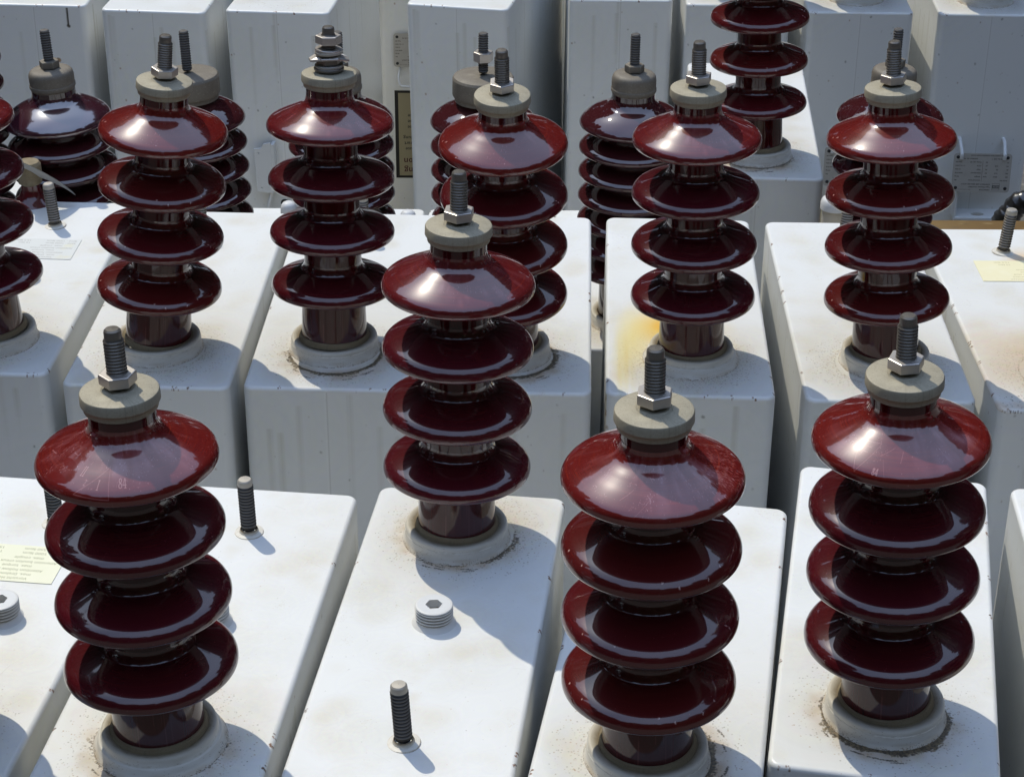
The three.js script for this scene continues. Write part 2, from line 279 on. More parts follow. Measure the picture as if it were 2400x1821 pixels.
// ------------------------------------------------------------ bushing geometry (shared)
const SHED = 4, H1 = 0.2142, DS = 0.05004, CORE = [0.0205, 0.0235, 0.0247, 0.0258, 0.0284];
const shedGeo = [], yl0 = r => 0.0164 - (r - 0.0285) * 0.46, yl1 = r => 0.0152 - (r - 0.0285) * 0.37;
for (let k = 0; k < SHED; k++) {
  const h = H1 - DS * k, ru = CORE[k], rl = CORE[k + 1], yl = k ? yl1 : yl0;
  const p = spline([[ru, yl(ru) + 0.0075], [ru + 0.0004, yl(ru) + 0.0040], [ru + 0.0030, yl(ru + 0.0030) + 0.0003], [0.0320, yl(0.032)], [0.0375, yl(0.0375)], [0.0435, k ? 0.0097 : 0.0096], [0.0500, k ? 0.0072 : 0.0064], [0.0535, k ? 0.0048 : 0.0042], [0.0553, k ? 0.0019 : 0.0016], [0.0558, -0.0010], [0.0552, -0.0034], [0.0526, -0.0047], [0.047, -0.0040], [0.038, -0.0022], [0.0315, -0.0010], [rl + 0.0014, -0.0014], [rl, -0.0045]], 64).map(([x, y]) => [x, y + h]);
  shedGeo.push(lathe(p, 112, 0.7));
}
const coreGeo = lathe([[0.0204, 0.2500], [0.0204, H1 + 0.012], [0.0234, H1 + 0.008], [0.0234, H1 - DS + 0.012], [0.0246, H1 - DS + 0.008], [0.0246, H1 - 2 * DS + 0.012], [0.0257, H1 - 2 * DS + 0.008], [0.0257, H1 - 3 * DS + 0.012], [0.0283, H1 - 3 * DS + 0.008],
  ...spline([[0.0283, H1 - 3 * DS - 0.0045], [0.0288, 0.045], [0.0294, 0.028], [0.0297, 0.014]], 10)], 80, 0.4);
const capGeo = lathe([[0.0002, 0.2620], [0.0100, 0.2620], [0.0106, 0.2616], [0.0112, 0.2609], [0.0224, 0.2603], [0.0236, 0.2598], [0.0241, 0.2588], [0.02425, 0.2535], [0.0239, 0.2528], [0.0232, 0.2522], [0.0226, 0.2506], [0.0225, 0.2488], [0.0218, 0.2482], [0.0206, 0.2482]], 96);
const termStudGeo = lathe([[0.0002, 0.3008], [0.0040, 0.3006], [0.0050, 0.2996], [0.0053, 0.2985], [0.0053, 0.2950], ...threads(0.0063, 0.2938, 0.2615, 0.0021, 0.0006)], 48, 0.3);
function hexNut(af, hgt, hole) {
  const s = new THREE.Shape(), rc = af / Math.sqrt(3);
  for (let i = 0; i < 6; i++) { const a = i * Math.PI / 3; i ? s.lineTo(rc * Math.cos(a), rc * Math.sin(a)) : s.moveTo(rc, 0); }
  s.closePath(); const hp = new THREE.Path(); hp.absarc(0, 0, hole, 0, Math.PI * 2, true); s.holes.push(hp);
  const g = new THREE.ExtrudeGeometry(s, { depth: hgt - 0.0016, bevelEnabled: true, bevelThickness: 0.0008, bevelSize: 0.0008, bevelOffset: -0.0008, bevelSegments: 2, curveSegments: 24 });
  g.rotateX(-Math.PI / 2); g.translate(0, 0.0008, 0); return g;
}
const nutGeo = hexNut(0.0198, 0.0072, 0.0058);
const collarGeo = lathe([[0.0322, 0.0118], [0.0327, 0.0132], [0.0340, 0.0138], ...spline([[0.0352, 0.0142], [0.0374, 0.0146], [0.0388, 0.0143], [0.0397, 0.0132], [0.0400, 0.0116]], 10), [0.0399, 0.0100], [0.0403, 0.0094], [0.0405, 0.0030], [0.0410, 0.0013], [0.0420, 0.0003], [0.0424, -0.0006]], 96, 0.5).scale(0.985, 0.9, 0.985);
const stepCollarGeo = lathe([[0.0322, 0.0122], [0.0327, 0.0138], [0.0340, 0.0144], ...spline([[0.0350, 0.0147], [0.0368, 0.0148], [0.0380, 0.0143], [0.0387, 0.0130], [0.0389, 0.0112]], 10), [0.0391, 0.0088], [0.0397, 0.0078], [0.0408, 0.0072], [0.0415, 0.0060], [0.0418, 0.0040], [0.0426, 0.0020], [0.0442, 0.0006], [0.0450, -0.0006]], 96, 0.5).scale(0.98, 0.9, 0.98);
const gasketGeo = lathe(spline([[0.0294, 0.0172], [0.0303, 0.0172], [0.0313, 0.0160], [0.0322, 0.0142], [0.0329, 0.0124]], 12), 80, 0.6);

// the older type behind: seven close sheds
const NS = 7, NH1 = 0.242, NDS = 0.0285, nRims = [];
{
  for (let k = 0; k < NS; k++) {
    const h = NH1 - NDS * k, top = k ? 0.0120 : 0.0205, rc = k ? 0.031 : 0.0235;
    nRims.push(lathe(spline(k ? [[rc, 0.0180], [rc + 0.0015, 0.0148], [0.038, 0.0118], [0.047, 0.0076], [0.0545, 0.0034], [0.0576, -0.0002], [0.0572, -0.0034], [0.0540, -0.0050], [0.046, -0.0046], [0.036, -0.0040], [0.031, -0.0075]]
      : [[rc, 0.0270], [rc + 0.0014, 0.0236], [0.0290, 0.0192], [0.0370, 0.0158], [0.0460, 0.0112], [0.0540, 0.0052], [0.0576, 0.0000], [0.0572, -0.0034], [0.0540, -0.0050], [0.046, -0.0046], [0.036, -0.0040], [0.031, -0.0075]], 40).map(([x, y]) => [x, y + h]), 96, 0.7));
  }
}
const nCoreGeo = lathe([[0.0234, 0.284], [0.0234, NH1 + 0.006], [0.0309, NH1 + 0.002], [0.0309, NH1 - NDS * 6], [0.0315, 0.012]], 64, 0.4);
const nCapNarrow = lathe([...spline([[0.0002, 0.2978], [0.010, 0.2977], [0.0185, 0.2968], [0.0225, 0.2945], [0.0239, 0.2905], [0.0241, 0.2860], [0.0240, 0.2810]], 16), [0.0246, 0.2800], [0.0246, 0.2772], [0.0238, 0.2760], [0.0232, 0.2740], [0.0232, 0.2700], [0.0225, 0.2695]], 72, 0.5);
const nCapWide = lathe([[0.0002, 0.2935], [0.028, 0.2930], [0.0318, 0.2918], [0.0332, 0.2895], [0.0335, 0.2720], [0.0328, 0.2704], [0.031, 0.2690], [0.031, 0.2650], [0.0235, 0.2640]], 72, 0.5);
const nStud = lathe([[0.0002, 0.3400], [0.0042, 0.3398], [0.0052, 0.3386], ...threads(0.0055, 0.3370, 0.2960, 0.0027, 0.0009)], 40, 0.3);
const nStudBoss = hexNut(0.0185, 0.0078, 0.004);
const earthGeo = lathe([[0.0002, 0.0475], [0.0046, 0.0473], [0.0054, 0.0464], [0.0056, 0.0452], [0.0056, 0.0425], [0.0062, 0.0418], ...threads(0.0062, 0.0412, 0.0035, 0.0027, 0.0010)], 40, 0.3);
const earthTip = lathe([[0.0002, 0.0477], [0.0046, 0.0475], [0.0055, 0.0465], [0.00575, 0.0452], [0.00575, 0.0424]], 40, 0.3);
const weldGeo = lathe([[0.0064, 0.0040], [0.0069, 0.0034], [0.0076, 0.0012], [0.0098, 0.0009], [0.0110, 0.0006], [0.0114, -0.0003]], 48, 0.5);
const plugThreads = [[0.0001, 0.0125], [0.0054, 0.0125]];
const plugGeo = (() => {
  const body = lathe([[0.0118, 0.0212], [0.0132, 0.0209], [0.01375, 0.0202], ...threads(0.0139, 0.0196, 0.0050, 0.0034, 0.0019), [0.0128, 0.0050], [0.0150, 0.0012], [0.0165, -0.0004]], 64, 0.3);
  const s = new THREE.Shape(); s.absarc(0, 0, 0.0119, 0, Math.PI * 2, false); const hp = new THREE.Path();
  for (let i = 0; i < 6; i++) { const a = -i * Math.PI / 3 + 0.5; i ? hp.lineTo(0.0062 * Math.cos(a), 0.0062 * Math.sin(a)) : hp.moveTo(0.0062 * Math.cos(a), 0.0062 * Math.sin(a)); }
  hp.closePath(); s.holes.push(hp);
  const e = new THREE.ExtrudeGeometry(s, { depth: 0.009, bevelEnabled: false, curveSegments: 32 }); e.rotateX(-Math.PI / 2); e.translate(0, 0.0122, 0);
  return [body, e];
})();
const socketFloor = new THREE.CylinderGeometry(0.0075, 0.0075, 0.002, 24).translate(0, 0.0118, 0);
const plugSocketMat = new THREE.MeshStandardMaterial({ color: new THREE.Color(0.32, 0.27, 0.2), roughness: 0.7 });

// ------------------------------------------------------------ builders
function toLocal(group, obj, pos, tx = 0, tz = 0, spin = 0) { // world place and lean -> local
  group.updateMatrixWorld(true);
  const q = new THREE.Quaternion().setFromUnitVectors(new THREE.Vector3(0, 1, 0), new THREE.Vector3(tx, 1, tz).normalize());
  q.multiply(new THREE.Quaternion().setFromAxisAngle(new THREE.Vector3(0, 1, 0), spin));
  obj.position.copy(group.worldToLocal(pos.clone()));
  obj.quaternion.copy(group.quaternion.clone().invert().multiply(q));
}
let shedTurn = 0;
function bushing(group, o) {
  const b = mesh('bushing', coreGeo, coreMat, group);
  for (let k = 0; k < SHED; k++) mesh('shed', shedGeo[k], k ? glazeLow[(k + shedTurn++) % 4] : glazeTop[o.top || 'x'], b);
  mesh('terminal_cap', capGeo, capMat, b);
  mesh('terminal_stud', termStudGeo, studMat, b);
  if (!o.stack) { const n = mesh('hex_nut', nutGeo, nutMat, b); n.position.y = 0.2648; n.rotation.y = o.nut || 0; n.rotation.x = 0.03; }
  else { // several washers, a lock tab and two nuts
    const w = lathe([[0.0062, 0.0011], [0.0118, 0.0011], [0.0121, 0.0007], [0.0121, -0.0007], [0.0118, -0.0011], [0.0062, -0.0011]], 48);
    const ring = (nm, y, s, tilt, m) => { const r = mesh(nm, w, m, b); r.position.y = y; r.scale.set(s, 1.1, s); r.rotation.z = tilt; };
    ring('washer', 0.2638, 1.08, 0, plainStud); ring('washer', 0.2662, 1.02, 0.02, steelTip);
    const n0 = mesh('hex_nut', hexNut(0.0190, 0.0070, 0.0058), plainStud, b); n0.position.y = 0.2680; n0.rotation.y = 0.3;
    const ts = new THREE.Shape(); ts.moveTo(-0.0165, -0.004); ts.lineTo(-0.0165, 0.005); ts.lineTo(-0.008, 0.0115); ts.lineTo(0.008, 0.0115); ts.lineTo(0.0175, 0.004); ts.lineTo(0.0165, -0.0065); ts.lineTo(0.006, -0.0125); ts.lineTo(-0.008, -0.0115); ts.closePath();
    const th = new THREE.Path(); th.absarc(0, 0, 0.0062, 0, Math.PI * 2, true); ts.holes.push(th);
    const tg = new THREE.ExtrudeGeometry(ts, { depth: 0.0012, bevelEnabled: true, bevelThickness: 0.0003, bevelSize: 0.0003, bevelSegments: 1 }); tg.rotateX(-Math.PI / 2);
    const pp = tg.attributes.position; for (let i = 0; i < pp.count; i++) { const X = pp.getX(i), ov = Math.max(0, Math.hypot(X, pp.getZ(i)) - 0.0118); pp.setY(i, pp.getY(i) - ov * 0.75); } tg.computeVertexNormals();
    const t = mesh('lock_washer', tg, nutMat, b); t.position.y = 0.2752; t.rotation.y = 0.25;
    ring('washer', 0.2782, 1.0, 0.03, steelTip); ring('washer', 0.2802, 0.98, -0.04, nutMat);
    const n1 = mesh('hex_nut', nutGeo, nutMat, b); n1.position.y = 0.2858; n1.rotation.y = 0.15;
  }
  mesh('gasket', gasketGeo, gasketMat, b).position.y = -0.001;
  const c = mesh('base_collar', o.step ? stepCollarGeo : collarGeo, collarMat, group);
  toLocal(group, b, o.at, o.tx, o.tz, o.spin || 0); toLocal(group, c, o.at);
  c.position.y = 0.0005;
  return b;
}
function oldBushing(group, o) {
  const b = mesh('bushing', nCoreGeo, darkCore, group);
  nRims.forEach((g, k) => mesh('shed', g, o.shiny && k === 0 ? shinyShed : darkShed, b));
  mesh('terminal_cap', o.wide ? nCapWide : nCapNarrow, capDarkMat, b);
  mesh('terminal_stud', nStud, darkStudMat, b);
  if (!o.wide) mesh('stud_boss', nStudBoss, capDarkMat, b).position.y = 0.2982;
  if (o.nut) { const n = mesh('hex_nut', hexNut(0.0185, 0.0105, 0.005), nutMat, b); n.position.y = o.nut; n.rotation.y = 0.2; }
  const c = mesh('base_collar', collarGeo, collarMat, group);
  toLocal(group, b, o.at, o.tx, o.tz); toLocal(group, c, o.at); c.position.y = 0.0005;
  return b;
}
grimeGrooves(earthGeo, 0.0057, 0, 0.0415, 0.4, 1.35); grimeGrooves(termStudGeo, 0.0059, 0.25, 0.294, 0.62, 1.12); grimeGrooves(nStud, 0.0051, 0.29, 0.3372, 0.4, 1.35); grimeGrooves(plugGeo[0], 0.0125, 0.0055, 0.0198, 0.32);
const plugMat = whiteMat.clone(); plugMat.vertexColors = true; studMat.vertexColors = true; darkStudMat.vertexColors = true;
const plainStud = studMat.clone(); plainStud.vertexColors = false;
function earthStud(group, lx, lz, tx = 0, tz = 0, dark = true) {
  const s = mesh('earth_stud', earthGeo, dark ? darkStudMat : studMat, group); mesh('stud_tip', earthTip, steelTip, s); mesh('weld_ring', weldGeo, collarMat, s);
  s.position.set(lx, 0, lz); s.quaternion.setFromUnitVectors(new THREE.Vector3(0, 1, 0), new THREE.Vector3(tx, 1, tz).normalize());
}
function fillerPlug(group, lx, lz, ly = 0) {
  const p = mesh('filler_plug', plugGeo[0], plugMat, group); mesh('plug_head', plugGeo[1], whiteMat, p); mesh('hex_socket', socketFloor, plugSocketMat, p);
  p.position.set(lx, ly, lz); p.scale.y = 0.74; p.rotation.y = lx * 90;
}
function stickerTex(bg, ink, a) {
  const c = cnv(512, 288), x = c.getContext('2d'); x.fillStyle = `rgb(${bg})`; x.fillRect(0, 0, 512, 288);
  const R = rng(8); for (let i = 0; i < 14; i++) blot(x, R() * 512, R() * 288, 90, 60, bg === '215,217,213' ? (i < 4 ? '232,214,130' : '219,220,215') : '238,234,214', 0.14, R, 5);
  x.fillStyle = `rgba(${ink},${a})`; x.font = '25px sans-serif';
  const L = [['Vorsicht Hohlbolzen', 120], ['max. Drehmoment', 112], ['Attention hollow stud', 70], ['max. torque', 130], ['Attention boulon creux', 26], ['max. couple', 96]];
  L.forEach(([t, X], i) => x.fillText(t, X, 34 + i * 33));
  x.fillText('M10 - 1000 Ncm', 24, 238); x.fillText('10 Nm', 300, 238); x.fillText('M12 - 1550 Ncm', 24, 271); x.fillText('15,5 Nm', 300, 271);
  return tex(c);
}
const stickerYellow = new THREE.MeshStandardMaterial({ map: stickerTex('226,225,198', '110,112,66', 0.75), roughness: 0.5 });
const stickerPale = new THREE.MeshStandardMaterial({ map: stickerTex('230,223,186', '150,138,92', 0.6), roughness: 0.5 });
const stickerFaded = new THREE.MeshPhysicalMaterial({ map: stickerTex('215,217,213', '116,110,104', 0.6), roughness: 0.4, clearcoat: 0.25, clearcoatRoughness: 0.25 });
function sticker(group, lx, lz, mat, turn = Math.PI) { // lies on the tank top, its lettering reads from behind
  const g = new THREE.BoxGeometry(0.0863, 0.0003, 0.0485);
  const m = mesh('caution_sticker', g, mat, group); m.position.set(lx, 0.0004, lz); m.rotation.y = turn; return m;
}
const GROUND = -0.62;
const tankMats = [];
function capacitor(o) { // o: label, group, near edge centre [x, z], top y, yaw psi (deg, far end leaning right), mat
  const g = new THREE.Group(); g.name = numbered('capacitor'); scene.add(g);
  const psi = o.psi * Math.PI / 180;
  g.rotation.y = -psi; if (o.roll) g.rotation.z = o.roll;
  g.position.set(o.near[0] + Math.sin(psi) * TL / 2, o.y, o.near[1] - Math.cos(psi) * TL / 2);
  g.userData = { label: o.label, category: 'capacitor', group: o.group };
  mesh('tank', tankGeo(o.y - GROUND), o.mat, g);
  return g;
}
const V = (x, y, z) => new THREE.Vector3(x, y, z);

// ------------------------------------------------------------ ground and the trees around the yard
{
  const c = cnv(512, 512), x = c.getContext('2d'), R = rng(50);
  x.fillStyle = 'rgb(92,90,86)'; x.fillRect(0, 0, 512, 512);
  for (let i = 0; i < 6000; i++) { const v = 60 + R() * 80 | 0; speck(x, R() * 512, R() * 512, 0.8 + R() * 2.6, `${v + 6},${v},${v - 8}`, 0.5); }
  const t = tex(c); t.repeat.set(160, 160);
  const m = mesh('ground', new THREE.PlaneGeometry(160, 160).rotateX(-Math.PI / 2), new THREE.MeshStandardMaterial({ map: t, roughness: 0.95, bumpMap: t, bumpScale: 0.004 }), scene);
  m.position.y = GROUND; m.userData.kind = 'structure';
}
{
  const R = rng(71), leaf = new THREE.IcosahedronGeometry(0.5, 0), n = 26000;
  const im = new THREE.InstancedMesh(leaf, new THREE.MeshStandardMaterial({ color: 0xffffff, roughness: 0.8 }), n);
  const M = new THREE.Matrix4(), q = new THREE.Quaternion(), col = new THREE.Color();
  const crowns = [];
  for (let i = 0; i < 34; i++) { const a = i / 34 * 2 * Math.PI + (R() - 0.5) * 0.12, d = 10.5 + R() * 4, h = (Math.cos(a) > 0.5 ? 7.2 : 10.2) + R() * 3.4; crowns.push([Math.sin(a) * d, Math.cos(a) * d - 1.8, h, 1.6 + R() * 0.9]); }
  for (let i = 0; i < n; i++) {
    const [cx, cz, h, r] = crowns[i % crowns.length];
    const t = Math.pow(R(), 0.8), y = GROUND + t * h, w = r * Math.sqrt(Math.max(0.05, 1 - Math.pow(Math.abs(t - 0.45) / 0.62, 2.2)));
    const a = R() * 7, rr = w * Math.sqrt(R());
    q.setFromEuler(new THREE.Euler(R() * 6, R() * 6, R() * 6)); const s = 0.36 + R() * 0.6;
    M.compose(V(cx + Math.cos(a) * rr, y, cz + Math.sin(a) * rr), q, V(s * (0.6 + R() * 0.8), s * (0.35 + R() * 0.4), s));
    im.setMatrixAt(i, M); const k = 0.5 + R() * 0.9; im.setColorAt(i, col.setRGB(0.040 * k, 0.052 * k, 0.022 * k));
  }
  im.name = 'tree_belt'; im.castShadow = im.receiveShadow = true;
  im.userData = { kind: 'stuff', label: 'dark leafy tree belt around the yard, mirrored in the glazed bushings', category: 'trees' };
  scene.add(im);
}

// ------------------------------------------------------------ the front row (two rows deep in the picture)
const FRONT = 'white capacitors standing in the nearest row', MID = 'white capacitors standing in the middle row', BACK = 'white capacitors standing in the back row', LOW = 'low capacitors with dark ribbed bushings';
const fm = (seed, o) => tankMat(seed, o);

const A = capacitor({ label: 'white capacitor at the lower left with a dusty scratched bushing marked 84', group: FRONT, near: [-0.2375, -0.9730], y: -0.002, psi: 6, mat: fm(101, { grit: 0.2, dirt: 0.8 }) });
bushing(A, { at: V(-0.2296, -0.002, -1.0445), tx: -0.022, tz: -0.015, top: 'a', nut: 0.25, step: true });
earthStud(A, 0.001, -0.132, -0.02, 0.0); fillerPlug(A, 0, -0.012);

const LT = capacitor({ label: 'white capacitor cut off at the lower left edge with a yellow caution sticker and plug', group: FRONT, near: [-0.4005, -0.985], y: -0.002, psi: 6.5, mat: fm(102, { dirt: 0.6 }) });
bushing(LT, { at: V(-0.392, -0.002, -1.057), tx: 0, tz: 0, top: 'y' });
earthStud(LT, 0.0100, -0.132, -0.01, 0.0, true); fillerPlug(LT, 0.011, -0.004); sticker(LT, -0.010, -0.0735, stickerYellow);

const B = capacitor({ label: 'white capacitor at the bottom centre turned round, plug and stud in front of its bushing', group: FRONT, near: [-0.0765, -0.975], y: -0.004, psi: 6.7, mat: fm(103, { bz: -0.133, grit: 0.55, ga: 3.4, dirt: 1.2 }) });
bushing(B, { at: V(-0.0420, -0.004, -1.2995), tx: 0.0121, tz: -0.0139, top: 'y', nut: 0.42 });
earthStud(B, -0.0015, 0.1255, -0.055, 0.0); fillerPlug(B, -0.003, -0.0135);

const C = capacitor({ label: 'front white capacitor right of centre, top shed of its bushing chipped at the right', group: FRONT, near: [0.0800, -0.9660], y: -0.003, psi: 9.5, mat: fm(104, { grit: 0.5, ga: 1.6, dirt: 0.8 }) });
bushing(C, { at: V(0.0900, -0.003, -1.0326), tx: -0.0218, tz: 0.0045, top: 'c', nut: 0.38, v: 1 });
earthStud(C, 0, -0.132); fillerPlug(C, 0, -0.01);

const D = capacitor({ label: 'white capacitor at the lower right whose bushing carries a triangle mark and gritty collar', group: FRONT, near: [0.2420, -1.0140], y: -0.005, psi: 10.3, mat: fm(105, { grit: 1.1, ga: 3.3, dirt: 0.7 }) });
bushing(D, { at: V(0.2536, -0.005, -1.0844), tx: -0.0463, tz: 0.0088, top: 'd', nut: 0.1 });
earthStud(D, 0, -0.132); fillerPlug(D, 0, -0.01);

const M2 = capacitor({ label: 'white capacitor cut off at the lower right edge of the picture', group: FRONT, near: [0.448, -0.975], y: 0.000, psi: 4, mat: fm(106, { dirt: 0.7 }) });
bushing(M2, { at: V(0.4526, 0, -1.045), tx: 0, tz: 0, top: 'x' });
fillerPlug(M2, 0, -0.01);

// ------------------------------------------------------------ the middle row
const yM = -0.0101;
const J = capacitor({ label: 'white capacitor cut off at the left edge with a short stud and faded printed sticker', group: MID, near: [-0.4915, -1.575], y: yM, psi: 2.4, mat: fm(111, { dirt: 1 }) });
bushing(J, { at: V(-0.4800, yM, -1.642), tx: -0.066, tz: 0.0, top: 'y', v: 1 });
earthStud(J, 0.001, -0.131, -0.06, 0.0, false); sticker(J, -0.006, -0.072, stickerFaded); fillerPlug(J, 0, -0.004);
const E = capacitor({ label: 'white capacitor with four shed red bushing leaning right, second from the left edge', group: MID, near: [-0.3255, -1.5508], y: yM, psi: 2.2, mat: fm(112, { dirt: 1.2 }) });
bushing(E, { at: V(-0.3254, yM, -1.6270), tx: 0.1003, tz: 0.0144, top: 'x', nut: 0.2 });
earthStud(E, -0.008, -0.131, 0.02, 0, false); fillerPlug(E, 0, -0.004);
const F = capacitor({ label: 'white capacitor whose red bushing carries stacked washers and nuts', group: MID, near: [-0.1640, -1.5490], y: yM, psi: 1.9, mat: fm(113, { grit: 0.5, ga: 3.0, dirt: 1 }) });
bushing(F, { at: V(-0.1634, yM, -1.6302), tx: 0.0121, tz: -0.0534, top: 'y', stack: true, v: 1 });
earthStud(F, -0.001, -0.131, 0, 0, false);
const G = capacitor({ label: 'white capacitor whose orange-red bushing stands behind the centre bushing', group: MID, near: [-0.0050, -1.5450], y: yM, psi: 1.8, mat: fm(114, { grit: 0.5, ga: 2.6, dirt: 1 }) });
bushing(G, { at: V(-0.0055, yM, -1.6221), tx: -0.0176, tz: 0.104, top: 'x', nut: 0.5 });
earthStud(G, -0.001, -0.131, 0, 0, false);
const Hc = capacitor({ label: 'white capacitor with a long yellow stain running past its bushing collar', group: MID, near: [0.1575, -1.5412], y: yM, psi: 2.3, mat: fm(115, { yellow: 1, rustRun: 1, dirt: 1.4 }) });
bushing(Hc, { at: V(0.1632, yM, -1.6146), tx: -0.0252, tz: 0.0085, top: 'y', nut: 0.3, v: 1, step: true });
earthStud(Hc, -0.001, -0.131, 0, 0, false);
const Ic = capacitor({ label: 'white capacitor right of the yellow stained one, bushing in front of the small nameplate', group: MID, near: [0.3335, -1.5340], y: yM, psi: 0.9, mat: fm(116, { dirt: 1.2 }) });
bushing(Ic, { at: V(0.3393, yM, -1.6099), tx: -0.0617, tz: -0.0301, top: 'x', nut: 0.15 });
earthStud(Ic, -0.001, -0.131, 0.03, 0, false);
const L = capacitor({ label: 'rust stained white capacitor at the right edge with a leaning stud and pale yellow sticker', group: MID, near: [0.5000, -1.5200], y: yM, psi: -0.4, mat: fm(117, { orange: 1, dirt: 1.6, wallDirt: 3, chips: 30 }) });
bushing(L, { at: V(0.5185, yM, -1.6000), tx: -0.01, tz: 0, top: 'y', v: 1 });
earthStud(L, 0.002, -0.137, 0.075, 0, false); sticker(L, 0.010, -0.0905, stickerPale);

// ------------------------------------------------------------ the low row with the older bushings
const yN = -0.185, zN = -2.045;
const lowMat = fm(121, { dirt: 1.4 }), lowMat2 = fm(122, { base: '190,170,120', orange: 1, dirt: 2 });
const lows = [
  [-0.610, 0.065, 0.0, 0.0, false, 0, 'low capacitor at the left edge, only its raised dark bushing showing'],
  [-0.486, 0, -0.045, 0.0, false, 0, 'low capacitor with a shiny dark ribbed bushing left of the leaning stud'],
  [-0.3445, 0, -0.025, 0.0, true, 0, 'low capacitor whose wide capped bushing hides behind the second red bushing'],
  [-0.1890, 0, 0.0, 0.0, false, 0, 'low capacitor whose dark bushing hides behind the one with stacked washers'],
  [-0.0335, 0, 0.0, 0.0, true, 0.3085, 'low capacitor whose wide capped bushing has a nut halfway up its stud'],
  [0.1290, 0, 0.0, 0.0, false, 0, 'low capacitor whose dark ribbed bushing stands above the narrow gap right of centre'],
  [0.4085, 0.008, 0.0, 0.0, false, 0, 'low capacitor whose bushing hides behind the second bushing from the right'],
];
for (const [x, dy, tx, tz, wide, nut, label] of lows) {
  const g = capacitor({ label, group: LOW, near: [x, -1.972], y: yN + dy, psi: 0, mat: x > 0.3 ? lowMat2 : lowMat });
  oldBushing(g, { at: V(x, yN + dy, zN), tx, tz, wide, nut, shiny: x === -0.486 });
}
// the tall one standing among them
const K = capacitor({ label: 'white capacitor of the third row whose red bushing is cut off by the top edge', group: MID, near: [0.2765, -2.0980], y: -0.030, psi: 3.6, mat: fm(123, { grit: 0.3, dirt: 1.2 }) });
bushing(K, { at: V(0.2824, -0.0295, -2.1713), tx: -0.0377, tz: -0.01, top: 'x' });

// ------------------------------------------------------------ the back row
const yT = -0.04;
const tD = fm(134, { dirt: 0.4, wallDirt: 0.8 }), tA = fm(131, { dirt: 0.4, wallDirt: 0.8, bz: 0.127, drip: 30 }), tB = fm(132, { dirt: 0.4, bz: -0.127 }), tC = fm(133, { dirt: 1, wallDirt: 1.8 });
const backs = [
  [-0.6862, -2.752, 3.0, 0, tA, 0, 'white capacitor with a dark paint drip at the upper left corner'],
  [-0.5126, -2.726, 5.0, 0, tB, 0, 'white capacitor in the back row behind the second red bushing'],
  [-0.3371, -2.727, 6.5, 0.012, tD, 0, 'white capacitor in the back row with a two holed bracket on its front'],
  [-0.0835, -2.757, 12.8, 0.014, tB, 0, 'white capacitor in the back row, right of the gap with the framed warning label'],
  [0.1535, -2.795, 0.5, 0, tD, 0, 'white capacitor in the back row right of its centre, top out of the picture'],
  [0.3210, -2.775, 1.5, 0, tC, 1, 'white capacitor in the back row behind the topmost red bushing'],
  [0.4925, -2.744, 1.0, 0, tC, 1, 'white capacitor in the back row with a half hidden nameplate on its front'],
  [0.6780, -2.739, 2.0, 0, tC, 1, 'white capacitor at the upper right corner with a nameplate held on two arms'],
];
const T = backs.map(([x, z, psi, roll, mat, nearEnd, label]) => {
  const g = capacitor({ label, group: BACK, near: [x, z], y: yT, psi, roll, mat });
  const p = psi * Math.PI / 180, d = nearEnd ? 0.07 : TL - 0.07;
  bushing(g, { at: V(x + Math.sin(p) * d, yT, z - Math.cos(p) * d), tx: 0, tz: 0, top: 'x' });
  if (!nearEnd) fillerPlug(g, 0, 0.127 - 0.03);
  return g;
});
const Uc = capacitor({ label: 'shaded white capacitor deep in the gap with the framed warning label', group: BACK, near: [-0.150, -3.200], y: yT, psi: 0, mat: tB });

capacitor({ label: 'added white capacitor that darkens the gap right of the back row centre', group: BACK, near: [0.060, -3.230], y: yT, psi: 0, mat: tB });  // tank added behind the row to keep this gap dark
capacitor({ label: 'added white capacitor that darkens the gap left of the topmost red bushing', group: BACK, near: [0.275, -3.260], y: yT, psi: 0, mat: tB });  // also added, closing off the next gap so it stays dark
